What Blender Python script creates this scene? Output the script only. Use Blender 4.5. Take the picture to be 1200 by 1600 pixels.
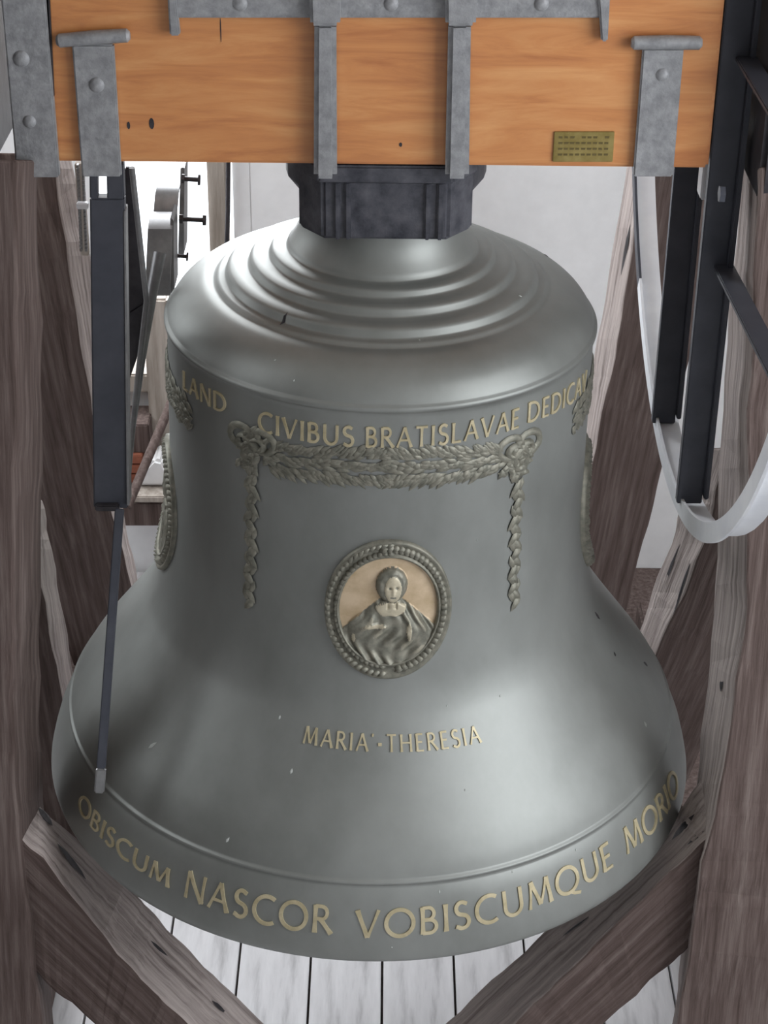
import bpy, bmesh, math, random
from mathutils import Vector, Matrix
random.seed(7)
for o in list(bpy.data.objects): bpy.data.objects.remove(o, do_unlink=True)
scene = bpy.context.scene
COL = scene.collection
R_ = math.radians

# ------------------------------------------------------------------ camera
FPX = 3000.0
PITCH, ROLL = R_(30.0), R_(0.6)
CAM = Vector((0.0, -3.65, 3.72))
FW = Vector((0, math.cos(PITCH), -math.sin(PITCH)))
r0 = Vector((1, 0, 0)); u0 = r0.cross(FW)
RT = r0*math.cos(ROLL) + u0*math.sin(ROLL)
UP = -r0*math.sin(ROLL) + u0*math.cos(ROLL)
cd = bpy.data.cameras.new('camera'); cam = bpy.data.objects.new('camera', cd); COL.objects.link(cam)
cd.sensor_fit = 'VERTICAL'; cd.sensor_height = 36.0; cd.lens = 36.0*FPX/1600.0
cd.clip_start = 0.05; cd.clip_end = 200
cam.matrix_world = Matrix(((RT.x, UP.x, -FW.x, CAM.x), (RT.y, UP.y, -FW.y, CAM.y), (RT.z, UP.z, -FW.z, CAM.z), (0, 0, 0, 1)))
scene.camera = cam

# ------------------------------------------------------------------ light
w = bpy.data.worlds.new('overcast'); scene.world = w; w.use_nodes = True
bg = w.node_tree.nodes['Background']
bg.inputs[0].default_value = (0.90, 0.95, 1.0, 1); bg.inputs[1].default_value = 2.4
vs = scene.view_settings
vs.view_transform = 'Standard'; vs.look = 'None'; vs.gamma = 1.0; vs.use_curve_mapping = False
vs.exposure = 0.0
def area(name, loc, aim, sx, sy, power, col):
    l = bpy.data.lights.new(name, 'AREA'); l.shape = 'RECTANGLE'; l.size = sx; l.size_y = sy; l.energy = power; l.color = col
    o = bpy.data.objects.new(name, l); COL.objects.link(o); o.location = loc
    o.rotation_euler = (Vector(aim)-Vector(loc)).to_track_quat('-Z', 'Y').to_euler(); return o
# daylight through the window behind on the left
area('window_daylight', (-.70, 2.80, 2.3), (-0.30, -0.3, .2), .6, 2.8, 110, (0.93, 0.96, 1.0))
# daylight through the tall louvre opening in the left wall
area('side_opening_daylight', (-2.72, .5, 3.4), (.7, -.2, 1.0), 2.8, 2.2, 55, (0.95, 0.97, 1.0))
# daylight through the tall opening in the right wall, beside the viewer
area('right_opening_daylight', (2.72, -2.1, 2.9), (0, -.4, 1.0), 2.2, 2.6, 78, (0.96, 0.97, 1.0))

# ------------------------------------------------------------------ helpers
def ray(x, y): return FW + RT*((x-600)/FPX) - UP*((y-800)/FPX)
def atY(x, y, Y): d = ray(x, y); return CAM + d*((Y-CAM.y)/d.y)
def atX(x, y, X): d = ray(x, y); return CAM + d*((X-CAM.x)/d.x)
def atZ(x, y, Z): d = ray(x, y); return CAM + d*((Z-CAM.z)/d.z)

def tag(o, label=None, cat=None, group=None, kind=None):
    if label: o['label'] = label
    if cat: o['category'] = cat
    if group: o['group'] = group
    if kind: o['kind'] = kind
    return o
WM = {}
def empty(name, loc=(0, 0, 0), rot=None):
    o = bpy.data.objects.new(name, None); COL.objects.link(o)
    M = Matrix.Translation(loc) @ (rot.to_4x4() if rot else Matrix.Identity(4))
    o.matrix_world = M; o.empty_display_size = .1; WM[o.name] = M; return o
def part(name, verts, faces, mats, parent=None, frame=None, local=False, smooth=False, bevel=0, fm=None, seg=2, kind=None, autos=False):
    """verts in world space (or parent-local when local); frame = object matrix"""
    F = frame if frame is not None else Matrix.Identity(4)
    if frame is None and not local:
        c = Vector((0, 0, 0))
        for v in verts: c += Vector(v)
        F = Matrix.Translation(c/len(verts))
    Fi = F.inverted()
    me = bpy.data.meshes.new(name)
    me.from_pydata([tuple(Fi @ Vector(v)) for v in verts], [], faces)
    if not isinstance(mats, (list, tuple)): mats = [mats]
    for m in mats: me.materials.append(m)
    if fm:
        for p, i in zip(me.polygons, fm): p.material_index = i
    bm = bmesh.new(); bm.from_mesh(me); bmesh.ops.recalc_face_normals(bm, faces=bm.faces)
    if bevel: bmesh.ops.bevel(bm, geom=[e for e in bm.edges], offset=bevel, segments=seg, affect='EDGES', clamp_overlap=True)
    bm.to_mesh(me); bm.free()
    if smooth:
        for p in me.polygons: p.use_smooth = True
    o = bpy.data.objects.new(name, me); COL.objects.link(o)
    if smooth and autos:
        md = o.modifiers.new('edge', 'EDGE_SPLIT'); md.split_angle = R_(38)
    P = WM.get(parent.name) if parent else None
    o.parent = parent
    if parent and not local: o.matrix_basis = (P if P else Matrix.Identity(4)).inverted() @ F
    else: o.matrix_basis = F
    WM[o.name] = ((P if P else Matrix.Identity(4)) @ o.matrix_basis) if parent else F
    if kind: o['kind'] = kind
    return o
BF = [(0, 1, 2, 3), (4, 7, 6, 5), (0, 4, 5, 1), (1, 5, 6, 2), (2, 6, 7, 3), (3, 7, 4, 0)]
def boxv(x0, x1, y0, y1, z0, z1):
    return [(x0, y0, z0), (x1, y0, z0), (x1, y1, z0), (x0, y1, z0), (x0, y0, z1), (x1, y0, z1), (x1, y1, z1), (x0, y1, z1)]
def box(name, x0, x1, y0, y1, z0, z1, mat, parent=None, bevel=0, **k):
    return part(name, boxv(x0, x1, y0, y1, z0, z1), BF, mat, parent, bevel=bevel, **k)
def frame_along(p0, p1, hint=(0, -1, 0)):
    z = (Vector(p1)-Vector(p0)).normalized(); h = Vector(hint); y = (h - z*h.dot(z)).normalized(); x = y.cross(z)
    return Matrix(((x.x, y.x, z.x, p0[0]), (x.y, y.y, z.y, p0[1]), (x.z, y.z, z.z, p0[2]), (0, 0, 0, 1)))
def bar(name, p0, p1, w, d, mat, parent=None, hint=(0, -1, 0), bevel=0, **k):
    M = frame_along(p0, p1, hint); L = (Vector(p1)-Vector(p0)).length
    return part(name, [M @ Vector(v) for v in boxv(-w/2, w/2, -d/2, d/2, 0, L)], BF, mat, parent, frame=M, bevel=bevel, **k)
def tube(name, pts, r, mat, parent=None, n=10, caps=True, **k):
    pts = [Vector(p) for p in pts]; V = []; Fc = []
    rr = r if isinstance(r, (list, tuple)) else [r]*len(pts)
    for i, p in enumerate(pts):
        t = (pts[min(i+1, len(pts)-1)] - pts[max(i-1, 0)]).normalized()
        a = t.orthogonal() if abs(t.x) > .9 else (Vector((1, 0, 0)) - t*t.x); a.normalize(); b = t.cross(a)
        for j in range(n):
            q = 2*math.pi*j/n; V.append(p + (a*math.cos(q)+b*math.sin(q))*rr[i])
    for i in range(len(pts)-1):
        for j in range(n):
            Fc.append((i*n+j, i*n+(j+1) % n, (i+1)*n+(j+1) % n, (i+1)*n+j))
    if caps: Fc += [tuple(range(n))[::-1], tuple(range((len(pts)-1)*n, len(pts)*n))]
    return part(name, V, Fc, mat, parent, smooth=True, autos=True, **k)
def loft(name, secs, mat, parent=None, rough=0.004, sub=7, bevel=.006, pale=True):
    """hewn timber from 4-corner cross-sections; subdivided and a little uneven"""
    S = []
    for a, b in zip(secs[:-1], secs[1:]):
        for k in range(sub): S.append([Vector(p).lerp(Vector(q), k/sub) for p, q in zip(a, b)])
    S.append([Vector(p) for p in secs[-1]])
    V = []; m = len(S[0])
    sd = random.random()*50
    for i, s in enumerate(S):
        for j, p in enumerate(s):
            V.append(p + Vector((math.sin(i*1.3+j*2+sd), math.sin(i*.9+j*3.1+sd*2), 0))*rough*.6 + Vector((random.uniform(-1, 1), random.uniform(-1, 1), 0))*rough*.5)
    Fc, FM = [], []
    for i in range(len(S)-1):
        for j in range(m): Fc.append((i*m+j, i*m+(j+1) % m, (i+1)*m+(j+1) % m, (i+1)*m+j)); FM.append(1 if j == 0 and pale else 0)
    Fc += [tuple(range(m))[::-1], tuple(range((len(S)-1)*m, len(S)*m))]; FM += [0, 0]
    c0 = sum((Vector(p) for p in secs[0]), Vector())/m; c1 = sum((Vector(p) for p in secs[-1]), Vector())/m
    o = part(name, V, Fc, [mat, LITFACE], parent, frame=frame_along(c0, c1), fm=FM)   # inner / upper face made paler, painting in the light it catches
    if bevel:
        md = o.modifiers.new('worn', 'BEVEL'); md.width = bevel; md.segments = 2; md.limit_method = 'ANGLE'; md.angle_limit = R_(40)
    return o

# ------------------------------------------------------------------ materials
def mat(name, c1, c2, rough=.6, metal=0., scale=6., stretch=(1, 1, 1), bump=.15, bdist=.01, detail=6, spec=.5, c3=None, contrast=(.35, .65), coat=0, rr=.08, distort=0.):
    m = bpy.data.materials.new(name); m.use_nodes = True; nt = m.node_tree; N = nt.nodes; L = nt.links
    b = N['Principled BSDF']; b.inputs['Metallic'].default_value = metal; b.inputs['Specular IOR Level'].default_value = spec
    b.inputs['Coat Weight'].default_value = coat; b.inputs['Coat Roughness'].default_value = .25
    tc = N.new('ShaderNodeTexCoord'); mp = N.new('ShaderNodeMapping'); mp.inputs['Scale'].default_value = stretch
    L.new(tc.outputs['Object'], mp.inputs['Vector'])
    n = N.new('ShaderNodeTexNoise'); n.inputs['Scale'].default_value = scale; n.inputs['Detail'].default_value = detail; n.inputs['Roughness'].default_value = .62
    n.inputs['Distortion'].default_value = distort
    L.new(mp.outputs['Vector'], n.inputs['Vector'])
    cr = N.new('ShaderNodeValToRGB'); e = cr.color_ramp.elements
    e[0].position = contrast[0]; e[0].color = (*c1, 1); e[1].position = contrast[1]; e[1].color = (*c2, 1)
    if c3: x = e.new((contrast[0]+contrast[1])/2); x.color = (*c3, 1)
    L.new(n.outputs['Fac'], cr.inputs['Fac']); L.new(cr.outputs['Color'], b.inputs['Base Color'])
    mr = N.new('ShaderNodeMapRange'); mr.inputs['To Min'].default_value = rough-rr; mr.inputs['To Max'].default_value = rough+rr
    L.new(n.outputs['Fac'], mr.inputs['Value']); L.new(mr.outputs['Result'], b.inputs['Roughness'])
    if bump:
        bp = N.new('ShaderNodeBump'); bp.inputs['Strength'].default_value = bump; bp.inputs['Distance'].default_value = bdist
        L.new(n.outputs['Fac'], bp.inputs['Height']); L.new(bp.outputs['Normal'], b.inputs['Normal'])
    return m
BRONZE = mat('bronze_patina', (.215, .225, .212), (.310, .322, .308), .50, .62, 5, (1, 1, .6), .04, .004, 8, contrast=(.25, .75))
RELIEF = mat('bronze_relief', (.16, .16, .130), (.28, .27, .22), .5, .5, 60, (1, 1, 1), .25, .003)
RUBBED = mat('rubbed_bronze_relief', (.24, .23, .18), (.36, .34, .27), .5, .4, 60, (1, 1, 1), .2, .003)
GILT = mat('gilded_letter', (.42, .36, .22), (.58, .51, .34), .5, .35, 30, (1, 1, 1), .1, .002)
GOLD = mat('gilt_ground', (.48, .36, .22), (.66, .52, .36), .5, .25, 18, (1, 1, 1), .1, .002)
BRASSFACE = mat('rubbed_brass', (.42, .38, .28), (.62, .56, .42), .5, .25, 40, (1, 1, 1), .1, .002)
OAK = mat('varnished_oak', (.44, .155, .052), (.70, .345, .135), .38, 0, 3.2, (1.2, 6, 9), .10, .004, 8, c3=(.60, .250, .085), contrast=(.28, .72), coat=.25, distort=.6)
IRON = mat('painted_iron', (.23, .235, .245), (.34, .345, .355), .5, .15, 45, (1, 1, 1), .35, .006, 4)
CASTIRON = mat('black_cast_iron', (.018, .020, .030), (.15, .15, .17), .5, .2, 22, (1, 1, 1), .35, .006, 8, contrast=(.3, .85))
STEEL = mat('slate_painted_steel', (.040, .044, .058), (.060, .064, .080), .5, .1, 12, (1, 1, 1), .05, .003)
GALV = mat('white_painted_steel', (.66, .68, .72), (.76, .78, .80), .5, 0, 8, (1, 1, 1), .05, .003)
GREYSTEEL = mat('grey_machined_steel', (.16, .16, .165), (.27, .27, .27), .45, .4, 14, (1, 1, 1), .08, .003)
DARKIRON = mat('dark_iron', (.02, .018, .022), (.05, .045, .05), .5, .2, 20)
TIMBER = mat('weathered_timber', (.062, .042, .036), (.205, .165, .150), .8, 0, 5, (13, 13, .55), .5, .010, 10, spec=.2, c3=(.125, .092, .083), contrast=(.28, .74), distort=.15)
LITFACE = mat('pale_lit_face_timber', (.12, .092, .084), (.60, .530, .500), .85, 0, 5, (12, 12, .5), .6, .012, 10, spec=.2, c3=(.42, .362, .340), contrast=(.25, .72), distort=.2)
TIMBER2 = mat('pale_weathered_wood', (.30, .26, .22), (.52, .47, .42), .8, 0, 5, (6, 6, .5), .4, .01, 8, spec=.25)
PLANK = mat('grey_floor_board', (.40, .39, .395), (.84, .83, .84), .75, 0, 3.2, (5, .7, 1), .3, .006, 9, spec=.3, c3=(.72, .71, .72), contrast=(.3, .66))
PLASTER = mat('white_plaster', (.84, .845, .85), (.90, .905, .91), .85, 0, 9, (1, 1, 1), .08, .004, 8, spec=.2)
DARKWALL = mat('dark_boarding', (.05, .040, .036), (.12, .10, .09), .85, 0, 4, (4, 4, .5), .4, .01, 8, spec=.2)
BRASS = mat('brass_plate', (.24, .18, .05), (.38, .30, .11), .42, .5, 30, (1, 1, 1), .1, .002)
BRASSDK = mat('brass_engraving', (.10, .075, .025), (.16, .12, .04), .5, .3, 30)
FLECK = mat('lime_fleck', (.38, .40, .38), (.52, .54, .52), .8, 0, 30)
BRICKM = mat('red_brick', (.22, .07, .04), (.34, .12, .07), .85, 0, 14, bump=.4)
PAPER = mat('white_sack', (.72, .72, .72), (.82, .82, .82), .8, 0, 9)
GROOVE = mat('groove_shadow_patina', (.03, .035, .03), (.06, .065, .055), .7, .3, 20)

# ------------------------------------------------------------------ setting
floor = box('floor', -2.6, 2.6, -5.05, 2.36, -.10, -.03, DARKWALL); tag(floor, 'grey weathered board floor under the bell', 'floor', kind='structure')
PW = .1975; ya = R_(-3.0)
pm = None
for i in range(-13, 13):
    x0 = i*PW + .107
    g = .0035
    p = box('plank', x0-PW/2+g, x0+PW/2-g, -5.0, 2.34, -.03, random.uniform(-.003, .0), PLANK, floor, bevel=.0015)
    p.matrix_basis = Matrix.Rotation(ya*-1, 4, 'Z') @ p.matrix_basis if False else p.matrix_basis
WY = 2.36
# back wall with a window opening on the left  (opening x -1.62..-.62, z 1.02..3.4)
def wallpiece(V, F, x0, x1, z0, z1, y0=WY, y1=WY+.35):
    b = len(V); V += boxv(x0, x1, y0, y1, z0, z1); F += [tuple(b+i for i in f) for f in BF]
wv, wf = [], []
WX0, WX1, WZ0, WZ1 = -.98, -.45, .82, 3.6
wallpiece(wv, wf, -2.6, WX0, -.1, 5.2); wallpiece(wv, wf, WX1, 2.6, -.1, 5.2)
wallpiece(wv, wf, WX0, WX1, -.1, WZ0); wallpiece(wv, wf, WX0, WX1, WZ1, 5.2)
wb = part('wall_back', wv, wf, PLASTER); tag(wb, 'white plastered tower wall behind the bell', 'wall', kind='structure')
lv, lf = [], []
def sidepiece(y0, y1, z0, z1):
    b = len(lv); lv.extend(boxv(-2.75, -2.6, y0, y1, z0, z1)); lf.extend([tuple(b+i for i in f) for f in BF])
sidepiece(-5.2, -1.0, -.1, 5.2); sidepiece(2.0, 2.75, -.1, 5.2); sidepiece(-1.0, 2.0, -.1, 2.2); sidepiece(-1.0, 2.0, 4.6, 5.2)
wl = part('wall_left', lv, lf, DARKWALL); tag(wl, 'dark boarded wall of the tower, left side', 'wall', kind='structure')
rv, rf = [], []
def rightpiece(y0, y1, z0, z1):
    b = len(rv); rv.extend(boxv(2.6, 2.75, y0, y1, z0, z1)); rf.extend([tuple(b+i for i in f) for f in BF])
rightpiece(-5.2, -3.3, -.1, 5.2); rightpiece(-.9, 2.75, -.1, 5.2); rightpiece(-3.3, -.9, -.1, 1.5); rightpiece(-3.3, -.9, 4.3, 5.2)
wr = part('wall_right', rv, rf, PLASTER); tag(wr, 'white plastered wall of the tower, right side, with a tall opening', 'wall', kind='structure')
wfr = box('bounce_wall_front', -2.75, 2.75, -5.2, -5.05, -.1, 5.2, PLASTER); tag(wfr, 'unseen white wall added behind the viewer to bounce light', 'wall', kind='structure')  # unseen wall behind the camera, added and kept white to bounce light
cei = box('ceiling', -2.75, 2.75, -5.2, 2.75, 5.2, 5.35, TIMBER2); tag(cei, 'unseen boarded ceiling added above the bell to cut top light', 'ceiling', kind='structure')  # out of view, added to hold back light from above
bbd = box('baseboard_back', .30, 2.55, 1.55, WY-.01, 0, .03, TIMBER); tag(bbd, 'brown boards along the foot of the plaster wall', 'board', kind='structure')
win = empty('window_1', (WX0, WY, WZ0)); tag(win, 'bright belfry window opening behind the left of the bell', 'window', kind='structure')
box('window_sill', WX0-.04, WX1+.04, WY-.06, WY+.2, WZ0-.07, WZ0, TIMBER2, win, bevel=.006)
p = atY(322, 265, WY); q = atY(352, 265, WY)
box('mullion', p.x, q.x, WY+.02, WY+.12, WZ0, WZ1, TIMBER2, win, bevel=.006)
p = atY(236, 520, WY); q = atY(270, 520, WY)
box('mullion', p.x-.01, q.x, WY-.10, WY-.01, .3, 1.12, TIMBER2, win, bevel=.008)
box('window_jamb', WX1-.06, WX1, WY+.0, WY+.3, WZ0, WZ1, PLASTER, win, bevel=.004)

# ------------------------------------------------------------------ bell
BX, BZ = -.006, .985
def cr_dense(pts, n=6):
    out = []
    P = [pts[0]]+pts+[pts[-1]]
    for i in range(1, len(P)-2):
        p0, p1, p2, p3 = P[i-1], P[i], P[i+1], P[i+2]
        for k in range(n):
            t = k/n
            out.append(tuple(.5*((2*p1[a])+(-p0[a]+p2[a])*t+(2*p0[a]-5*p1[a]+4*p2[a]-p3[a])*t*t+(-p0[a]+3*p1[a]-3*p2[a]+p3[a])*t**3) for a in (0, 1)))
    out.append(pts[-1]); return out
crown = [(.0, 2.345), (.160, 2.345), (.163, 2.33), (.166, 2.305), (.171, 2.285), (.180, 2.268), (.188, 2.256), (.192, 2.250), (.1935, 2.243), (.197, 2.2405), (.208, 2.2395), (.221, 2.2375), (.2275, 2.233), (.2285, 2.225),
         (.233, 2.222), (.248, 2.2205), (.262, 2.2185), (.2695, 2.2135), (.2705, 2.203), (.276, 2.2005), (.292, 2.199), (.308, 2.197), (.3165, 2.191), (.3185, 2.180), (.322, 2.1775), (.331, 2.1765), (.3385, 2.1735), (.3415, 2.169), (.347, 2.1680)]
dome = cr_dense([(.347, 2.168), (.364, 2.1655), (.381, 2.1585), (.400, 2.1475), (.4195, 2.1305), (.4335, 2.111), (.4405, 2.097)], 4)
bead = [(.4445, 2.0945), (.4470, 2.0905), (.4470, 2.0865), (.4445, 2.083), (.4412, 2.080), (.4405, 2.070)]
waist = cr_dense([(.4405, 2.07), (.4418, 2.0), (.4430, 1.9), (.4445, 1.8), (.4490, 1.7), (.4580, 1.6), (.4755, 1.5), (.4955, 1.44), (.5185, 1.4), (.5530, 1.35), (.5900, 1.3), (.6240, 1.255), (.6500, 1.22), (.6720, 1.185), (.6845, 1.160)], 5)
lip = [(.6865, 1.1555), (.6905, 1.1545), (.6925, 1.151), (.6915, 1.1475), (.6895, 1.1455), (.6935, 1.141), (.7060, 1.113), (.7205, 1.078), (.7325, 1.036), (.7390, 1.008), (.7405, .996), (.7385, .988), (.733, .985),
       (.715, .987), (.690, 1.005), (.655, 1.08), (.58, 1.22), (.48, 1.38), (.415, 1.55), (.395, 1.8), (.388, 2.03), (.36, 2.10), (.25, 2.14), (.0, 2.15)]
prof = crown + dome[1:] + bead + waist[1:] + lip
out_prof = [p for p in crown[1:] + dome[1:] + bead + waist[1:] + lip[:12]]   # outer skin
# outer surface by arc length (downwards)
SA = [0.0]
for a, b in zip(out_prof[:-1], out_prof[1:]): SA.append(SA[-1]+math.hypot(b[0]-a[0], b[1]-a[1]))
def surf_s(s):
    s = min(max(s, 0), SA[-1]-1e-6)
    lo, hi = 0, len(SA)-1
    while hi-lo > 1:
        m_ = (lo+hi)//2
        if SA[m_] <= s: lo = m_
        else: hi = m_
    t = (s-SA[lo])/(SA[hi]-SA[lo]); a, b = out_prof[lo], out_prof[hi]
    l = SA[hi]-SA[lo]
    return a[0]+(b[0]-a[0])*t, a[1]+(b[1]-a[1])*t, -(b[1]-a[1])/l, (b[0]-a[0])/l   # r,z, normal(r,z)
_sm = {}
def surf_sm(s):   # smoothed normal
    r, z, nr, nz = surf_s(s); _, _, a, b = surf_s(s-.012); _, _, c, d = surf_s(s+.012)
    n = math.hypot(nr+a+c, nz+b+d); return r, z, (nr+a+c)/n, (nz+b+d)/n
def bpt(th, s, h=0.):
    r, z, nr, nz = surf_sm(s); rr = r+h*nr
    return Vector((rr*math.sin(th), -rr*math.cos(th), z+h*nz-BZ))
TILT = R_(0.9)
bell = empty('bell', (BX-.022, 0, BZ), Matrix.Rotation(TILT, 3, 'Y'))
BM = WM[bell.name]; BMi = BM.inverted()
def hit(px, py):
    """pixel -> (theta, s) on the bell's outer skin"""
    o = BMi @ CAM; d = (BMi.to_3x3() @ ray(px, py)).normalized()
    prev = None; t = 2.2
    def inside(p):
        z = p.z+BZ; r = math.hypot(p.x, p.y)
        if z < .985 or z > 2.345: return False
        for a, b in zip(out_prof[:-1], out_prof[1:]):
            if b[1] <= z <= a[1]:
                f = (z-b[1])/max(a[1]-b[1], 1e-9); return r < b[0]+(a[0]-b[0])*f
        return False
    while t < 6:
        if inside(o+d*t): break
        t += .01
    else: return None
    lo, hi = t-.01, t
    for _ in range(14):
        m_ = (lo+hi)/2
        if inside(o+d*m_): hi = m_
        else: lo = m_
    p = o+d*hi; z = p.z+BZ; th = math.atan2(p.x, -p.y)
    best = min(range(len(out_prof)-1), key=lambda i: 0 if out_prof[i+1][1] <= z <= out_prof[i][1] else 9)
    a, b = out_prof[best], out_prof[best+1]; f = (a[1]-z)/max(a[1]-b[1], 1e-9)
    return th, SA[best]+(SA[best+1]-SA[best])*f
NS = 160
V, Fc = [], []
for r, z in prof:
    for j in range(NS):
        a = 2*math.pi*j/NS; V.append((max(r, 1e-4)*math.sin(a), -max(r, 1e-4)*math.cos(a), z-BZ))
for i in range(len(prof)-1):
    for j in range(NS): Fc.append((i*NS+j, i*NS+(j+1) % NS, (i+1)*NS+(j+1) % NS, (i+1)*NS+j))
body = part('body', V, Fc, BRONZE, bell, local=True, smooth=True)
tag(bell, 'large grey-green bronze bell with gilded lettering and a portrait medallion', 'bell')

# --- inscriptions: stroke letters laid on the skin
def arc(cx, cy, rx, ry, a0, a1, n=14): return [(cx+rx*math.cos(R_(a0+(a1-a0)*k/n)), cy+ry*math.sin(R_(a0+(a1-a0)*k/n))) for k in range(n+1)]
K, T = .072, .048    # thick, thin stroke widths
GL = {
 'A': (.78, [([(.03, 0), (.39, 1)], T), ([(.39, 1), (.75, 0)], K), ([(.17, .36), (.61, .36)], T)]),
 'B': (.60, [([(.09, 0), (.09, 1)], K), ([(.09, .97), (.28, .97)]+arc(.28, .755, .19, .215, 90, -90, 10)+[(.09, .54)], T*1.2), ([(.09, .53), (.30, .53)]+arc(.30, .28, .24, .25, 90, -90, 10)+[(.09, .03)], T*1.3)]),
 'C': (.82, [(arc(.52, .5, .46, .5, 55, 305, 22), T*1.4)]),
 'D': (.84, [([(.09, 0), (.09, 1)], K), ([(.09, .97), (.30, .97)]+arc(.30, .5, .46, .47, 90, -90, 16)+[(.09, .03)], T*1.35)]),
 'E': (.54, [([(.09, 0), (.09, 1)], K), ([(.09, .97), (.48, .97)], T), ([(.09, .52), (.43, .52)], T), ([(.09, .03), (.50, .03)], T)]),
 'H': (.80, [([(.09, 0), (.09, 1)], K), ([(.71, 0), (.71, 1)], K), ([(.09, .52), (.71, .52)], T)]),
 'I': (.20, [([(.10, 0), (.10, 1)], K)]),
 'L': (.54, [([(.09, 0), (.09, 1)], K), ([(.09, .03), (.52, .03)], T)]),
 'M': (.96, [([(.06, 0), (.17, 1)], T), ([(.17, 1), (.48, .08)], K), ([(.48, .08), (.79, 1)], T), ([(.79, 1), (.90, 0)], K)]),
 'N': (.84, [([(.09, 0), (.09, 1)], T), ([(.09, 1), (.75, .0)], K), ([(.75, 0), (.75, 1)], T)]),
 'O': (1.0, [(arc(.5, .5, .45, .49, 0, 360, 28), T*1.4)]),
 'Q': (1.0, [(arc(.5, .5, .45, .49, 0, 360, 28), T*1.4), ([(.52, .06), (.75, -.10), (1.0, -.18)], T*1.2)]),
 'R': (.66, [([(.09, 0), (.09, 1)], K), ([(.09, .97), (.30, .97)]+arc(.30, .745, .20, .225, 90, -90, 10)+[(.09, .52)], T*1.2), ([(.28, .52), (.66, 0)], K)]),
 'S': (.56, [([(.47, .90)]+arc(.28, .755, .195, .225, 50, 255, 12)+arc(.28, .265, .225, .25, 75, -130, 14)+[(.06, .10)], T*1.4)]),
 'T': (.66, [([(.33, 0), (.33, 1)], K), ([(.03, .97), (.63, .97)], T)]),
 'U': (.78, [([(.09, 1), (.09, .36)]+arc(.39, .36, .30, .34, 180, 360, 14)+[(.69, 1)], T*1.35)]),
 'V': (.76, [([(.03, 1), (.38, 0)], K), ([(.38, 0), (.73, 1)], T)]),
 '-': (.40, [([(.08, .42), (.32, .42)], K)]),
 "'": (.10, [([(.05, .85), (.07, 1.02)], T)]),
}
def word_width(t, sp=.17): return sum(GL[c][0]+sp for c in t)-sp
def letters(name, text, a_px, b_px, cap_px, label=None, sp=.17, skew=0., s_off=(0, 0), th_off=0):
    """word spanning baseline pixels a..b"""
    ha, hb = hit(*a_px), hit(*b_px)
    mid = ((a_px[0]+b_px[0])/2, (a_px[1]+b_px[1])/2)
    Wd = word_width(text, sp); V, Fc = [], []; x = 0
    sb = ha[1]; 
    topa = hit(a_px[0], a_px[1]-cap_px); cap = ha[1]-topa[1] if topa else .05
    lay(V, Fc, text, ha[0]+th_off, hb[0]+th_off, ha[1]+s_off[0], hb[1]+s_off[1], cap, sp)
    o = part(name, V, Fc, GILT, bell, local=True)
    if label: o['label'] = label
    return o
def lay(V, Fc, text, t0, t1, s0, s1, cap, sp=.17, hh=.0028):
    Wd = word_width(text, sp); x = 0
    for c in text:
        wd, strokes = GL[c]
        for pts, wdt in strokes:
            # densify straight strokes
            P = []
            for a, b in zip(pts[:-1], pts[1:]):
                n = max(1, int(math.hypot(b[0]-a[0], b[1]-a[1])/.2))
                for k in range(n): P.append((a[0]+(b[0]-a[0])*k/n, a[1]+(b[1]-a[1])*k/n))
            P.append(pts[-1]); base = len(V); n = len(P)
            closed = pts[0] == pts[-1] or math.hypot(pts[0][0]-pts[-1][0], pts[0][1]-pts[-1][1]) < 1e-6
            for i, p in enumerate(P):
                if closed: a, b = P[(i-1) % (n-1)], P[(i+1) % (n-1)]
                else: a, b = P[max(i-1, 0)], P[min(i+1, n-1)]
                d = math.hypot(b[0]-a[0], b[1]-a[1]); nx, ny = -(b[1]-a[1])/d, (b[0]-a[0])/d
                fl = 1.0
                if not closed and len(pts) == 2: q = abs(2*i/(n-1)-1); fl = .88+.34*q**3
                for sg in (-1, 1):
                    for h in (hh, -.002):
                        gx, gy = x+p[0]+nx*wdt*fl*sg, p[1]+ny*wdt*fl*sg
                        f = gx/Wd
                        V.append(bpt(t0+(t1-t0)*f, s0+(s1-s0)*f - gy*cap, h))
            for i in range(n-1):
                a, b = base+i*4, base+i*4+4
                Fc += [(a, b, b+2, a+2), (a, a+1, b+1, b), (a+2, b+2, b+3, a+3)]
            if not closed:
                Fc += [(base, base+2, base+3, base+1), (base+4*n-4, base+4*n-3, base+4*n-1, base+4*n-2)]
        x += wd+sp
# shoulder line
letters('inscription', 'LAND', (287, 606), (354, 646), 27, 'gilded raised lettering LAND')
letters('inscription', 'CIVIBUS', (404, 672), (553, 697), 30, 'gilded raised word CIVIBUS')
letters('inscription', 'BRATISLAVAE', (571, 698), (810, 667), 31, 'gilded raised word BRATISLAVAE')
letters('inscription', 'DEDICAV', (823, 660), (914, 607), 30, 'gilded raised lettering DEDICAV')
letters('inscription', "MARIA'-THERESIA", (473, 1161), (752, 1160), 28, 'thin gilded lettering MARIA-THERESIA', sp=.24)
letters('inscription', 'OBISCUM', (122, 1262), (264, 1387), 36, 'gilded raised lettering OBISCUM on the rim', sp=.14)
letters('inscription', 'NASCOR', (287, 1400), (517, 1459), 44, 'gilded raised word NASCOR on the rim')
letters('inscription', 'VOBISCUMQUE', (556, 1464), (958, 1352), 42, 'gilded raised word VOBISCUMQUE on the rim')
letters('inscription', 'MORIO', (979, 1335), (1060, 1232), 46, 'gilded raised lettering MORIO on the rim', sp=.13)

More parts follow.
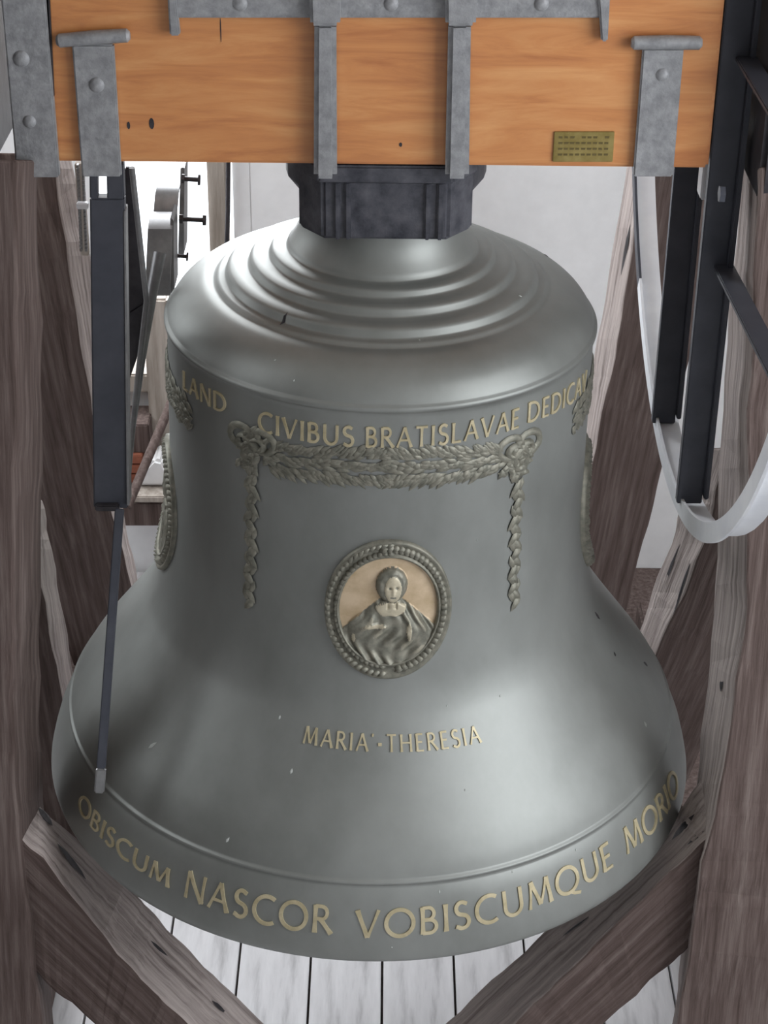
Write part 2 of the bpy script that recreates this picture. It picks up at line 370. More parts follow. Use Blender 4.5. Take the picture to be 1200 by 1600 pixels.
# --- reliefs
def leaf(V, Fc, th, s, ang, ln, wd, h, r):
    """pointed leaf lying on the skin; ang measured from +theta towards up"""
    base = len(V); ca, sa = math.cos(ang), math.sin(ang)
    for (u, v, k) in ((0, 0, .2), (.35, .5, .35), (.35, 0, 1), (.35, -.5, .35), (.7, .36, .3), (.7, 0, .85), (.7, -.36, .3), (1, 0, .1)):
        x, y = u*ln*ca - v*wd*sa, u*ln*sa + v*wd*ca
        V.append(bpt(th + x/r, s - y, h*k))
    b = base
    Fc += [(b, b+2, b+1), (b, b+3, b+2), (b+1, b+2, b+5, b+4), (b+2, b+3, b+6, b+5), (b+4, b+5, b+7), (b+5, b+6, b+7)]
sk = hit(610, 735); print('swag', sk); kn = hit(393, 690), hit(812, 700); print('knots', kn)
TH0 = (kn[0][0]+kn[1][0])/2; HALF = (kn[1][0]-kn[0][0])/2; print(TH0, HALF)
s_end, s_mid = (hit(440, 722)[1]+hit(785, 712)[1])/2, hit(610, 730)[1]
tl = hit(391, 925), hit(803, 918); print('tassel', tl)
STEP = math.pi/2
for q in (-1, 0, 1):
    c = TH0+q*STEP; V, Fc = [], []
    for k in range(150):
        f = -1+2*(k+.5)/150
        th = c+f*HALF*.86; s = s_mid+(s_end-s_mid)*f*f
        wd_ = .026*(1-.35*f*f)
        for row in range(3):
            v = (row-1)*wd_*.8 + random.uniform(-.006, .006)
            dirn = 0 if f < 0 else math.pi
            leaf(V, Fc, th+random.uniform(-.01, .01), s-v, dirn+(row-1)*.6*(1 if f < 0 else -1)+random.uniform(-.35, .35), random.uniform(.024, .04), random.uniform(.010, .015), random.uniform(.004, .007), .445)
    part('garland', V, Fc, RELIEF, bell, local=True, smooth=True)
for q in (-2, -1, 0, 1):
    c = TH0+HALF+q*STEP if q != -1 else kn[0][0]
    c = {0: kn[1][0], -1: kn[0][0], -2: kn[0][0]-STEP, 1: kn[1][0]+STEP}[q]
    V, Fc = [], []; s0 = (kn[0][1] if q < 0 else kn[1][1])+.012
    # ribbon bow: two loops and a knot
    def ribbon(pts, w_, h_):
        base = len(V); n = len(pts)
        for i, (x, y) in enumerate(pts):
            a, b = pts[max(i-1, 0)], pts[min(i+1, n-1)]; d = math.hypot(b[0]-a[0], b[1]-a[1])+1e-9
            nx, ny = -(b[1]-a[1])/d, (b[0]-a[0])/d
            for o_, hk in ((-1, .15), (0, 1), (1, .15)): V.append(bpt(c+(x+nx*w_*o_)/.445, s0-(y+ny*w_*o_), h_*hk))
        for i in range(n-1):
            for k in (0, 1): Fc.append((base+i*3+k, base+i*3+k+1, base+i*3+k+4, base+i*3+k+3))
    for sg in (-1, 1):
        ribbon([(sg*(.024+.030*math.cos(t)), .018+.022*math.sin(t)) for t in [math.pi+2*math.pi*k/16 for k in range(17)]], .008, .009)
        ribbon([(sg*(.016+.016*math.cos(t)), .010+.012*math.sin(t)) for t in [math.pi+2*math.pi*k/12 for k in range(13)]], .006, .012)
    ribbon([(.016*math.cos(t), -.010+.024*math.sin(t)) for t in [2*math.pi*k/14 for k in range(15)]], .007, .013)
    for k in range(46):
        a = random.uniform(0, 6.28); leaf(V, Fc, c+.040*math.cos(a)*random.random()/.445, s0-.042*math.sin(a)*random.random()+.012, random.uniform(0, 6.28), .03, .014, .009, .445)
    part('bow_relief', V, Fc, RELIEF, bell, local=True, smooth=True)
    V, Fc = [], []; s1 = tl[0][1]; L_ = s1-(s0+.045); n = 15
    for k in range(n):
        f = k/(n-1); s = s0+.045+L_*f
        sg = 1 if k % 2 else -1
        leaf(V, Fc, c+(sg*-.010+.004*math.sin(k))/.445, s+.010, math.pi/2*-1+sg*.65, .050*(1-.2*f), .018, .010, .445)
        leaf(V, Fc, c+(sg*.012)/.445, s-.01, math.pi/2*-1+sg*-.3, .036, .016, .008, .445)
    part('tassel_relief', V, Fc, RELIEF, bell, local=True, smooth=True)

# medallions
def figure(u, v):
    """portrait relief: height and region"""
    def el(cx, cy, rx, ry): return 1-((u-cx)/rx)**2-((v-cy)/ry)**2
    reg, h = 0, .0
    # bodice, sleeves, skirt
    sh = .17 - .62*max(0, abs(u-.03)-.14)**1.1*1.35
    if v < sh:
        reg = 1; h = min(1, (sh-v)*7)*(.40+.2*math.cos((u-.03)*2.2))
        fo = math.sin(u*30+3.5*math.sin(v*8+u*3)) * (.6+.4*math.sin(v*13+u*7)); h += .28*fo
        if fo > .5 and abs(u-.05) > .14 and v > -.62: reg = 3
        a = el(-.36, -.30, .26, .30); b = el(.40, -.22, .20, .36)
        if a > 0: h += .35*a
        if b > 0: h += .35*b
        if el(-.20, -.22, .16, .035) > 0: reg = 2; h += .3
        if el(.31, -.30, .035, .13) > 0: reg = 2; h += .25
        if el(-.52, -.40, .03, .06) > 0: reg = 2
    ck = el(.03, .06, .235, .155)
    if ck > 0 and v < .17-.5*abs(u-.04) and v > -.075: reg = 2; h = .55+.3*math.sqrt(ck)
    if abs(u-.045) < .075 and .03 < v < .25: reg = 2; h = .8-.3*((u-.045)/.075)**2
    hr = el(.04, .36, .245, .25)
    if hr > 0: reg = 1; h = max(h*.3, 0)+.95*min(1, hr*2.2)**.5+.06*math.sin(u*40)*math.cos(v*36)
    fa = el(.055, .325, .125, .185)
    if fa > 0:
        reg = 2; h = 1.0+.28*math.sqrt(fa)
        h += .22*math.exp(-((u-.06)/.022)**2-((v-.30)/.06)**2)
        for ex in (.005, .11): 
            e_ = math.exp(-((u-ex)/.03)**2-((v-.35)/.022)**2); h -= .25*e_
            if e_ > .6: reg = 1
        if abs(v-.215) < .012 and abs(u-.06) < .045: reg = 1
    return h, reg
def medallion(thc, sc, ru, rv, label, mats, hk=1.):
    N_ = 120; V, Fc, FM = [], [], []; idx = {}; inn = .77
    for j in range(N_+1):
        for i in range(N_+1):
            u, v = (-1+2*i/N_)*inn, (-1+2*j/N_)*inn
            # square -> disc
            uu, vv = u/inn, v/inn
            du, dv = uu*math.sqrt(1-vv*vv/2)*inn, vv*math.sqrt(1-uu*uu/2)*inn
            h, reg = figure(du, dv); V.append(bpt(thc+du*ru/.46, sc-dv*rv, .003+.015*h*hk))
    for j in range(N_):
        for i in range(N_):
            u, v = (-1+2*(i+.5)/N_), (-1+2*(j+.5)/N_)
            _, reg = figure(u*math.sqrt(1-v*v/2)*inn, v*math.sqrt(1-u*u/2)*inn)
            a = j*(N_+1)+i; Fc.append((a, a+1, a+N_+2, a+N_+1)); FM.append(reg)
    md = part('medallion', V, Fc, mats, bell, local=True, smooth=True, fm=FM); md['label'] = label
    # moulded rim
    V, Fc = [], []; n = 72; ring = [(.755, .0), (.765, .012), (.79, .014), (.81, .006), (.92, .006), (.955, .010), (.985, .009), (1.0, -.001)]
    for k in range(n):
        a = 2*math.pi*k/n
        for rr, h in ring: V.append(bpt(thc+math.cos(a)*rr*ru/.46, sc-math.sin(a)*rr*rv, h))
    m_ = len(ring)
    for k in range(n):
        for i in range(m_-1): Fc.append((k*m_+i, k*m_+i+1, ((k+1) % n)*m_+i+1, ((k+1) % n)*m_+i))
    rim = part('medallion_rim', V, Fc, RELIEF, md, local=True, smooth=True)
    V, Fc = [], []
    for k in range(64):
        a = 2*math.pi*k/64; s_ = 1 if math.sin(a) < 0 else 1
        for off in (-.035, .035):
            rr = .865+off
            leaf(V, Fc, thc+math.cos(a)*rr*ru/.46, sc-math.sin(a)*rr*rv, a+math.pi/2*(1 if math.cos(a) > 0 else -1)+(off*9), .026, .015, .017, .46)
    wr_ = part('wreath', V, Fc, RELIEF, md, local=True, smooth=True)
mt, mb, mc = hit(607, 842), hit(607, 1060), hit(607, 950); ml, mrr = hit(508, 950), hit(706, 950)
print('med', mt, mb, mc, ml, mrr)
MSC = (mt[1]+mb[1])/2; MRV = (mb[1]-mt[1])/2; MRU = (mrr[0]-ml[0])/2*.46
medallion(mc[0], MSC, MRU, MRV, 'round gilt-backed relief of a woman in a gown', [GOLD, RELIEF, BRASSFACE, RUBBED])
for q in (-1, 1): medallion(mc[0]+q*STEP*.97, MSC, MRU, MRV, 'relief medallion seen edge-on at the side of the bell', [RELIEF]*4, .5)
# flecks of lime
V, Fc = [], []
for (x, y, l, w_, an) in [(234, 1165, .036, .014, 1.0), (437, 1120, .014, .008, 1.5), (455, 1205, .018, .01, 1.5), (812, 461, .012, .007, 2.2), (655, 530, .01, .006, 1.6), (780, 1085, .008, .006, 1.2), (726, 1232, .009, .005, 1.4), (697, 1100, .008, .005, 1), (530, 880, .010, .008, 0), (899, 1326, .01, .004, 1.5), (800, 1360, .01, .005, 1.5), (686, 1392, .012, .006, 1.5), (610, 1476, .008, .006, 0), (430, 560, .008, .005, 1), (460, 592, .008, .004, 1.5), (354, 1312, .02, .01, 1.2), (1008, 1133, .02, .016, 1.2), (745, 842, .008, .004, 1.4)]:
    h_ = hit(x, y)
    V, Fc = [], []
    if h_: leaf(V, Fc, h_[0], h_[1]+.006, an, l*.7, w_*.6, .0015, max(.3, surf_s(h_[1])[0])); part('lime_fleck', V, Fc, FLECK, bell, local=True)
# small hole and crack in the dome
V, Fc = [], []
for (x, y, l, w_, an) in [(437, 508, .034, .008, 1.5), (856, 402, .03, .010, -.3), (938, 968, .03, .012, 1.9), (1012, 1040, .022, .012, 2.1), (962, 1026, .012, .010, 1)]:
    h_ = hit(x, y)
    V, Fc = [], []
    if h_: leaf(V, Fc, h_[0], h_[1], an, l, w_, .0016, max(.3, surf_s(h_[1])[0])); part('casting_flaw', V, Fc, DARKIRON, bell, local=True)

# crown block between bell and headstock
YF = -.20
bb = atY(600, 258, YF).z          # underside of the headstock
oct_ = []
def ngon(pts, z0, z1, name, m, parent, bevel=.004, pz=None):
    n = len(pts); V = [(x, y, z0) for x, y in pts]+[(x, y, z1) for x, y in pts]
    return part(name, V, [tuple(range(n))[::-1], tuple(range(n, 2*n))]+[(i, (i+1) % n, n+(i+1) % n, n+i) for i in range(n)], m, parent, bevel=bevel)
cx = -.003
CB = 2.326; CT = bb-.004
hw, dp, ch = .168, .188, .06
ngon([(cx-hw+ch-.012, -dp), (cx+hw-ch+.012, -dp), (cx+hw, -dp+ch), (cx+hw, dp-ch), (cx+hw-ch, dp), (cx-hw+ch, dp), (cx-hw, dp-ch), (cx-hw, -dp+ch)], CB, CT-.03, 'crown_block', CASTIRON, bell, .006)
ngon([(cx-hw+ch-.02, -dp-.008), (cx+hw-ch+.02, -dp-.008), (cx+hw+.008, -dp+ch), (cx+hw+.008, dp-ch), (cx+hw-ch, dp+.008), (cx-hw+ch, dp+.008), (cx-hw-.008, dp-ch), (cx-hw-.008, -dp+ch)], CT-.034, CT, 'crown_plate', CASTIRON, bell, .004)
# broader drum behind, chamfered at the foot
V = []
for (z, w_) in ((CB+.03, .176), (CB+.062, .201), (CT, .202)):
    for k in range(24): a = 2*math.pi*k/24; V.append((cx+w_*math.cos(a), .03+w_*.8*math.sin(a), z))
Fc = [tuple(range(24))[::-1], tuple(range(48, 72))]+[(i*24+j, i*24+(j+1) % 24, (i+1)*24+(j+1) % 24, (i+1)*24+j) for i in range(2) for j in range(24)]
part('crown_drum', V, Fc, CASTIRON, bell, smooth=True, autos=True)
for x in (-.092, -.072, .080, .104): box('rib', cx+x-.006, cx+x+.006, -dp-.007, -dp+.02, CB+.002, CT-.032, CASTIRON, bell, bevel=.003)

# ------------------------------------------------------------------ headstock
hs = empty('headstock', (0, 0, bb)); tag(hs, 'varnished orange-brown wooden headstock beam bound with grey iron straps', 'headstock')
XL, XR = atY(95, 258, YF).x, atY(1110, 258, YF).x
HT = bb+.62
part('beam', boxv(XL-.02, XR-.003, YF, .20, bb, HT), BF, OAK, hs, bevel=.006)
def strap(name, tl_, tr_, bl_, br_, th=.012, m=IRON, up=0., bevel=.003, y0=YF, on=None):
    """flat bar on the beam's face given by its four pixel corners (top may extend up)"""
    P = [atY(*tl_, y0), atY(*tr_, y0), atY(*br_, y0), atY(*bl_, y0)]
    if up:
        d0 = (P[0]-P[3]).normalized(); d1 = (P[1]-P[2]).normalized(); P[0] = P[0]+d0*up; P[1] = P[1]+d1*up
    V = [p+Vector((0, 0.0, 0)) for p in P]+[p-Vector((0, th, 0)) for p in P]
    return part(name, V, BF, m, on or hs, bevel=bevel)
def rivet(px, py, r, y0, on, m=IRON):
    c = atY(px, py, y0); V, Fc = [], []; n = 14
    for (k, h) in ((1, 0), (.92, .35), (.6, .8), (.2, 1)):
        for j in range(n): a = 2*math.pi*j/n; V.append(c+Vector((r*k*math.cos(a), -h*r*.45+.001, r*k*math.sin(a))))
    for i in range(3):
        for j in range(n): Fc.append((i*n+j, i*n+(j+1) % n, (i+1)*n+(j+1) % n, (i+1)*n+j))
    Fc.append(tuple(range(3*n, 4*n))); return part('rivet', V, Fc, m, on, smooth=True)
es = strap('end_strap', (5, 0), (74, 0), (29, 272), (95, 272), .020, up=.3)
strap('end_strap_lip', (76, 0), (79, 0), (79, 150), (86, 150), .012, DARKIRON, up=.3)
rivet(33, 92, .016, YF-.020, es); rivet(46, 190, .013, YF-.020, es)
def rod_head(a, b, r):
    p, q = atY(*a, YF-.014), atY(*b, YF-.014)
    tube('strap_head', [p, p.lerp(q, .04), p.lerp(q, .5)+Vector((0, 0, .001)), p.lerp(q, .96), q], [r*.6, r, r*1.05, r, r*.6], IRON, hs, n=12)
ts = strap('tee_strap', (114, 66), (179, 66), (130, 272), (191, 272), .016); rivet(151, 133, .015, YF-.016, ts); rod_head((88, 64), (203, 55), .0125)
ts = strap('tee_strap', (1003, 72), (1067, 72), (988, 272), (1050, 272), .016); rivet(1035, 117, .013, YF-.016, ts); rod_head((986, 67), (1097, 67), .0125)
tp = strap('top_plate', (268, 0), (948, 0), (268, 25), (948, 25), .014, up=.08)
strap('plate_hook', (264, 0), (277, 0), (267, 51), (283, 51), .022, up=.08); strap('plate_hook', (934, 0), (951, 0), (938, 60), (948, 60), .022, up=.08)
for x in (375, 611, 846): rivet(x, 6, .014, YF-.014, tp)
# square clamp bars that carry the bell
for (a, b) in ((491, 527), (698, 735)):
    sl = 0 if a < 600 else -6
    strap('clamp_bar', (a+1-sl*.2, 28), (b-1-sl*.2, 28), (a+sl*.5, 272), (b+sl*.5, 272), .034, bevel=.009)
    strap('clamp_block', (a-6-sl*.5, 0), (b+6-sl*.5, 0), (a-5-sl*.4, 32), (b+5-sl*.4, 32), .040, up=.1, bevel=.006)
pq = strap('plaque', (866, 205), (960, 205), (863, 252), (957, 252), .004, BRASS, bevel=.001); pq['label'] = 'small engraved brass plate'
for r_ in range(4):
    yy = 213+r_*9
    for k in range(9):
        if random.random() < .85: 
            x0 = 873+k*9-r_*.5; q = strap('engraving', (x0, yy), (x0+random.uniform(5, 7.5), yy), (x0, yy+3.2), (x0+6, yy+3.2), .0006, BRASSDK, bevel=0, y0=YF-.004, on=pq)
# pegs and crack in the beam face
for (x, y, w_, h_) in ((237, 193, 4, 9), (201, 196, 2.5, 6), (626, 226, 2.5, 3.5), (345, 47, .8, 19)):
    c = atY(x, y, YF); n = 10; V = [c+Vector((w_*.0012*math.cos(2*math.pi*k/n), -.0008, h_*.0012*math.sin(2*math.pi*k/n))) for k in range(n)]+[c+Vector((w_*.0012*math.cos(2*math.pi*k/n), .002, h_*.0012*math.sin(2*math.pi*k/n))) for k in range(n)]
    part('knot', V, [tuple(range(n))]+[(k, (k+1) % n, n+(k+1) % n, n+k) for k in range(n)], DARKIRON, hs)

# ------------------------------------------------------------------ timber frame
fr = empty('timber_frame', (0, 0, 0)); tag(fr, 'heavy weathered timber frame of posts, legs and braces around the bell', 'frame')
def sect(front, back, Yf, Yb, wide, sgn):
    """timber section: front corner pixel at depth Yf, inner-face back edge pixel at depth Yb, body running outwards"""
    a = atY(*front, Yf); b = atY(*back, Yb); o = Vector((wide*sgn, 0, 0))
    return [b, a, Vector((a.x+wide*sgn, a.y, a.z)), Vector((a.x+wide*sgn, b.y, b.z))]
# right near post
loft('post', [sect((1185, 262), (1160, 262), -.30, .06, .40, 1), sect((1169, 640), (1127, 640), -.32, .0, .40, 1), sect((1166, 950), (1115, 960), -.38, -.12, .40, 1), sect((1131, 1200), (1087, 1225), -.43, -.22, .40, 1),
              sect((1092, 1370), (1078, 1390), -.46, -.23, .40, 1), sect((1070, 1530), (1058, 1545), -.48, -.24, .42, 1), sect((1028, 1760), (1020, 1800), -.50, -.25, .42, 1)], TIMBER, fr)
# left near post
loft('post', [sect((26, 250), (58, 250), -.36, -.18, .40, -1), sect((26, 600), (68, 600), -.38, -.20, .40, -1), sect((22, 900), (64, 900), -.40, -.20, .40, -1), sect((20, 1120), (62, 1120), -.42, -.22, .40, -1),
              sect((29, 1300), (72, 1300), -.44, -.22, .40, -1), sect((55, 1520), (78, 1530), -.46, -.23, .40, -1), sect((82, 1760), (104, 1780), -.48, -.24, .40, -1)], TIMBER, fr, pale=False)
# far raking legs
def leg(pl, Ys, wd, dp_, sgn):
    S = []
    for (x, y, xb), Y in zip(pl, Ys):
        a = atY(x, y, Y); b = atY(xb, y, Y+dp_)
        S.append([b, a, Vector((a.x+wd*sgn, a.y, a.z)), Vector((a.x+wd*sgn, b.y, b.z))])
    return S
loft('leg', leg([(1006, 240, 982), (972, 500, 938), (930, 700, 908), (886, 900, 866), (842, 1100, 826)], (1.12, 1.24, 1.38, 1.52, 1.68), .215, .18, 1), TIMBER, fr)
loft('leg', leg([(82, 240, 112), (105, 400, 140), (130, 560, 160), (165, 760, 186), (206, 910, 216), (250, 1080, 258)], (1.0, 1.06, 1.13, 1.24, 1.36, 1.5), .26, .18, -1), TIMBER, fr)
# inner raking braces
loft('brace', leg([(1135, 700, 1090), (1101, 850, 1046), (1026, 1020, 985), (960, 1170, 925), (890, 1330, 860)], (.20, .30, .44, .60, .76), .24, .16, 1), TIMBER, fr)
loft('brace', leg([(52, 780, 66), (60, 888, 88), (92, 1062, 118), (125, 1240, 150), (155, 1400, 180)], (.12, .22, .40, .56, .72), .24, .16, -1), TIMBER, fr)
# low crossing braces: upper far edge, upper near edge, lower near edge
def low(up, nr, lo, Yn, dp_):
    S = []
    for (a, b, c) in zip(up, nr, lo):
        n_ = atY(*b, Yn); l_ = atY(*c, Yn); f_ = atY(*a, Yn+dp_); S.append([f_, n_, l_, l_+(f_-n_)])
    return S
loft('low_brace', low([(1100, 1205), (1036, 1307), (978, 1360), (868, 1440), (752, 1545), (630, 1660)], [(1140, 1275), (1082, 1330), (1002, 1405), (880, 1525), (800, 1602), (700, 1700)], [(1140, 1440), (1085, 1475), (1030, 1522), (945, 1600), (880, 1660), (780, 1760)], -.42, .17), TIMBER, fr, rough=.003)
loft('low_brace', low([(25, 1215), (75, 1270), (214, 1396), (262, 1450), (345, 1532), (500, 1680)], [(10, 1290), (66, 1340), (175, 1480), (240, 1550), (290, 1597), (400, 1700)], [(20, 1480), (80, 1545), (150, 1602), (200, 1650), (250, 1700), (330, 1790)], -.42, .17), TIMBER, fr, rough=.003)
# dark blocks for the bearings, also standing in for the shaded void above posts
for (a, b) in ((XR+.075, XR+.45), (XL-1.0, XL-.135)):
    box('dark_void_block', a, b, -.30, .15, bb-.03, bb+.55, DARKIRON, fr, bevel=.01)
# sills under the posts
for sg in (-1, 1): box('sill', sg*1.02-.15, sg*1.02+.15, -.75, 1.9, 0, .18, TIMBER, fr, bevel=.01)

# drying cracks in the pale lit faces
from mathutils.bvhtree import BVHTree
TREES = []
for o in fr.children:
    M = WM[o.name]; TREES.append((o, BVHTree.FromPolygons([M @ v.co for v in o.data.vertices], [tuple(p.vertices) for p in o.data.polygons])))
def onwood(x, y):
    d = ray(x, y).normalized(); best = None
    for ob_, t in TREES:
        h = t.ray_cast(CAM, d)
        if h[0] and (best is None or h[3] < best[1]): best = (h[0], h[3], ob_)
    return best[0]-d*.0025, best[2]
def crack(a, b, w_):
    ax, ay, bx_, by = *a, *b; l = math.hypot(bx_-ax, by-ay); nx, ny = -(by-ay)/l*w_/2, (bx_-ax)/l*w_/2
    P = [a] + [(ax+(bx_-ax)*f+nx*k+random.uniform(-.6, .6), ay+(by-ay)*f+ny*k) for f, k in ((.25, .8), (.55, 1), (.8, .6))] + [b] + [(ax+(bx_-ax)*f-nx*k+random.uniform(-.6, .6), ay+(by-ay)*f-ny*k) for f, k in ((.8, .6), (.55, 1), (.25, .8))]
    H_ = [onwood(*p) for p in P]; T_ = [h[0] for h in H_]; n = len(T_); c = [p+Vector((0, .004, -.003)) for p in T_]
    part('crack', T_+c, [tuple(range(n))]+[(i, (i+1) % n, n+(i+1) % n, n+i) for i in range(n)], DARKIRON, H_[2][1])
for a, b, w_ in (((1062, 850), (1020, 960), 4), ((1078, 880), (1052, 960), 3), ((985, 350), (970, 430), 5), ((1132, 1035), (1126, 1080), 6), ((90, 1318), (134, 1374), 8), ((236, 1470), (262, 1494), 5), ((332, 1564), (356, 1586), 6), ((60, 1262), (82, 1290), 10), ((1050, 1312), (1085, 1272), 9), ((1074, 1320), (1100, 1298), 5), ((880, 1462), (920, 1432), 3)):
    crack(a, b, w_)

# ------------------------------------------------------------------ bell wheel (right)
XW = .640
wh = empty('rope_wheel', (XW, .1, 1.67)); tag(wh, 'slate and white painted steel bell wheel hanging at the right end of the headstock', 'wheel')
WC, WR = (.10, 2.90), 1.20
def arcband(name, x0, x1, ra, rb, a0, a1, m, n=56):
    V, Fc = [], []
    for k in range(n+1):
        a = R_(a0+(a1-a0)*k/n); c, s = math.cos(a), math.sin(a)
        for (x, rr) in ((x0, ra), (x1, ra), (x1, rb), (x0, rb)): V.append((x, WC[0]+rr*c, WC[1]+rr*s))
    for k in range(n):
        for j in range(4): Fc.append((k*4+j, k*4+(j+1) % 4, k*4+4+(j+1) % 4, k*4+4+j))
    Fc += [(3, 2, 1, 0), (n*4, n*4+1, n*4+2, n*4+3)]
    return part(name, V, Fc, m, wh, smooth=True, autos=True)
arcband('rim_band', XW-.018, XW+.030, WR-.004, WR+.004, 140+40, 400, GALV)
arcband('rim_flange', XW-.024, XW-.018, WR-.022, WR+.018, 180, 300, GALV)
arcband('rim_flange_shaded', XW-.024, XW-.018, WR-.022, WR+.018, 300, 400, STEEL)  # same white flange; the shade on this stretch is painted as dark steel
def channel(name, Y, z0, z1, w_, parent, X):
    box(name, X-.02, X+.02, Y-w_/2, Y+w_/2, z0, z1, STEEL, parent, bevel=.003)
for (Yc, zb, name) in ((.25, 1.715, 'spoke'), (-.17, 1.745, 'spoke')):
    s_ = box(name, XW-.032, XW+.020, Yc-.012, Yc+.012, zb, 3.3, STEEL, wh, bevel=.002)
    box('spoke_web', XW+.020, XW+.030, Yc-.03, Yc+.012, zb+.02, 3.3, STEEL, wh, bevel=.002)
for (a, b) in (((1128, 412), (1226, 602)), ((1166, 92), (1262, 250))):
    bar('tie_bar', atX(*a, XW+.015), atX(*b, XW+.015), .040, .010, STEEL, wh, hint=(0, 0, 1), bevel=.002)
c = atX(1132, 303, XW-.02)
tube('bolt', [c, c-Vector((.01, .0, 0))], .016, STEEL, wh, n=6)
box('bracket', XW-.05, XW+.0, .20, .24, 2.34, bb-.003, GALV, wh, bevel=.003)
box('bracket', XW-.03, XW+.02, -.10, -.05, 2.38, bb+.02, GALV, wh, bevel=.003)

# ------------------------------------------------------------------ hanging arm (left)
ar = empty('hanging_arm', tuple(atY(172, 800, -.20))); tag(ar, 'slate steel hanging arm with a thin rod in front of the bell rim', 'arm')
def plate(name, quad, Ys, th, m, parent, bevel=.003):
    P = [atY(x, y, Y) for (x, y), Y in zip(quad, Ys)]
    return part(name, P+[p+Vector((0, th, 0)) for p in P], BF, m, parent, bevel=bevel)
plate('arm_plate', [(140, 310), (194, 310), (200, 795), (146, 795)], (-.12, -.12, -.24, -.24), .03, STEEL, ar)
plate('arm_plate', [(139, 255), (151, 255), (152, 312), (140, 312)], (-.12,)*4, .03, STEEL, ar)
plate('arm_plate', [(166, 255), (192, 255), (194, 312), (167, 312)], (-.12,)*4, .03, STEEL, ar)
plate('arm_lip', [(193, 330), (196, 330), (202, 790), (198, 790)], (-.125, -.125, -.245, -.245), .04, GREYSTEEL, ar, .001)
plate('foot_plate', [(148, 790), (186, 790), (186, 800), (148, 800)], (-.25,)*4, .06, DARKIRON, ar)
p0, p1 = atY(187, 795, -.27), atY(158, 1200, -.50); p2 = atY(155, 1238, -.52)
bar('rod', p1, p0, .018, .018, STEEL, ar, bevel=.002); bar('rod_tip', p2, p1, .020, .020, GREYSTEEL, ar, bevel=.003)
# dark strap behind the arm and its stay
st = empty('folded_strap', tuple(atY(215, 480, .1))); tag(st, 'black folded strap with a thin grey stay beside the hanging arm', 'strap')
plate('strap_web', [(194, 262), (204, 262), (229, 470), (198, 490)], (.02, .02, .06, .06), .012, DARKIRON, st)
plate('strap_web', [(198, 490), (229, 470), (214, 560), (200, 600)], (.06, .06, .08, .08), .012, DARKIRON, st)
tube('stay', [atY(206, 262, .0), atY(229, 470, .03), atY(214, 600, .05), atY(198, 770, .07)], .006, GREYSTEEL, st)
tube('stay', [atY(250, 395, .2), atY(238, 455, .16), atY(222, 560, .1), atY(206, 680, .08)], [.014, .012, .008, .006], GREYSTEEL, st)

# hammer gear in front of the window
hg = empty('striking_gear', tuple(atY(250, 460, .8))); tag(hg, 'pair of curved grey steel hammer plates with set bolts before the bright window', 'machinery')
def curved(name, pts, wpx, Y, dp_, parent):
    """bent plate: profile of pixels (left edge), width in px, facing the viewer"""
    V, Fc = [], []
    for (x, y, yo) in pts:
        a = atY(x, y, Y+yo); b = atY(x+wpx, y, Y+yo); V += [a, b, b+Vector((0, .02, -.004)), a+Vector((0, .02, -.004))]
    n = len(pts)
    for k in range(n-1):
        for j in range(4): Fc.append((k*4+j, k*4+(j+1) % 4, k*4+4+(j+1) % 4, k*4+4+j))
    Fc += [(3, 2, 1, 0), ((n-1)*4, (n-1)*4+1, (n-1)*4+2, (n-1)*4+3)]
    return part(name, V, Fc, GREYSTEEL, parent, smooth=True, autos=True)
curved('hammer_plate', [(248, 285, .10), (245, 290, .05), (242, 305, .02), (240, 330, 0), (239, 365, 0)], 36, .85, .05, hg)
curved('hammer_plate', [(236, 333, .10), (233, 341, .04), (231, 358, .01), (229, 400, 0), (228, 430, 0), (228, 462, .01)], 38, .70, .05, hg)
def sidepl(name, quad, Y, w_, m=GREYSTEEL):
    return plate(name, quad, (Y,)*4, w_, m, hg, .002)
sidepl('side_plate', [(266, 340), (271, 345), (272, 455), (265, 460)], .72, .10)
sidepl('side_plate', [(282, 262), (288, 262), (287, 400), (278, 405)], .88, .10)
for (x0, x1, y, r_) in ((284, 313, 279, .006), (280, 322, 342, .006), (272, 294, 399, .005)):
    a, b = atY(x0, y, .82), atY(x1, y+2, .82); sbt = tube('set_bolt', [a, b], r_, DARKIRON, hg)
    tube('bolt_head', [b.lerp(a, .12), b], r_*2.4, DARKIRON, sbt, n=6); tube('nut', [a, a.lerp(b, .15)], r_*2, DARKIRON, sbt, n=6)

# chain beside the left leg
chn = empty('roller_chain', tuple(atY(130, 400, .3))); tag(chn, 'pale roller chain hanging beside the left leg under the headstock', 'chain')
u_ = atY(116, 256, .42); v_ = atY(139, 400, .42); box('chain_guard', u_.x, v_.x, .42, .44, v_.z, u_.z, TIMBER2, chn, bevel=.002)
for k in range(22):
    y = 258+k*6.2; xo = 119+k*.25
    a, b = atY(xo, y, .40), atY(xo+13, y+4.2, .40)
    for dx in (0, 8): 
        u_ = atY(xo+dx, y, .40); v_ = atY(xo+dx+4, y+5, .40); box('link', u_.x, v_.x, .40, .412, v_.z, u_.z, GREYSTEEL, chn)
u_ = atY(120, 315, .395); v_ = atY(139, 325, .395); box('chain_tag', u_.x, v_.x, .385, .40, v_.z, u_.z, GALV, chn, bevel=.002)

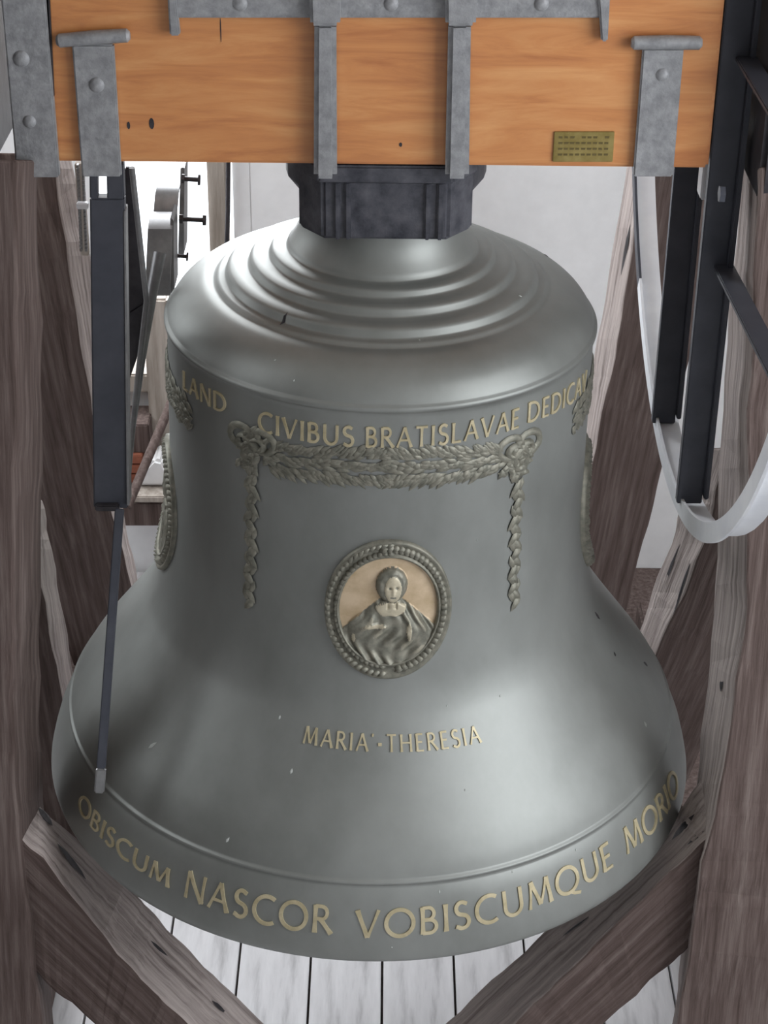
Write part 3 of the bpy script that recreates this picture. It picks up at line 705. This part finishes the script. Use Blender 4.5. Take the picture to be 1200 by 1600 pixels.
# thin cable down the window post
tube_c = tube('cable', [atY(357, 200, WY-.03), atY(356, 330, WY-.03), atY(353, 420, WY-.02), atY(352, 640, WY-.03)], .008, DARKIRON)
tag(tube_c, 'thin dark cable running down beside the pale window post', 'cable')

# ------------------------------------------------------------------ things below the window
def slab(name, quad, Y, th, m, label, cat, bevel=.004, group=None):
    P = [atY(x, y, Y) for x, y in quad]
    o = part(name, P+[p+Vector((0, th, 0)) for p in P], BF, m, bevel=bevel); return tag(o, label, cat, group)
tb = slab('timber_beam', [(150, 786), (262, 786), (262, 822), (150, 822)], 2.10, .20, TIMBER, 'brown squared timber lying under the belfry window', 'beam')
bd = slab('board', [(205, 776), (275, 776), (275, 786), (205, 786)], 2.06, .24, TIMBER2, 'pale loose board lying on the brown timber under the window', 'board')
sk_ = empty('paper_sack', tuple(atY(235, 776, 2.18))); tag(sk_, 'crumpled white sack on the pale board under the window', 'sack')
pts = [(212, 771), (268, 771), (266, 752), (255, 732), (240, 728), (228, 740), (216, 760)]
P = [atY(x, y, 2.12) for x, y in pts]; n = len(P)
lift = atY(235, 776, 2.06).z+.004-min(p.z for p in P); P = [p+Vector((0, 0, lift)) for p in P]
part('sack_body', P+[p+Vector((0, .12, 0)) for p in P], [tuple(range(n)), tuple(range(n, 2*n))[::-1]]+[(i, (i+1) % n, n+(i+1) % n, n+i) for i in range(n)], PAPER, sk_, bevel=.012)
for k, yy in enumerate((742, 727, 712)):
    slab('brick', [(170, yy), (226-k*2, yy), (226-k*2, yy+13), (170, yy+13)], 2.16, .14, BRICKM, ('lowest', 'middle', 'top')[k]+' red brick of the small pile under the window', 'brick', .003, 'bricks under the window')
slab('crate', [(180, 664), (232, 664), (236, 708), (180, 708)], 2.18, .15, TIMBER, 'small brown crate standing on the red bricks', 'crate')
pl_ = tube('leaning_pole', [atY(199, 792, 1.75), atY(263, 640, 2.05), atY(300, 550, 2.2)], .016, TIMBER)
tag(pl_, 'thin brown pole leaning diagonally below the window', 'pole')
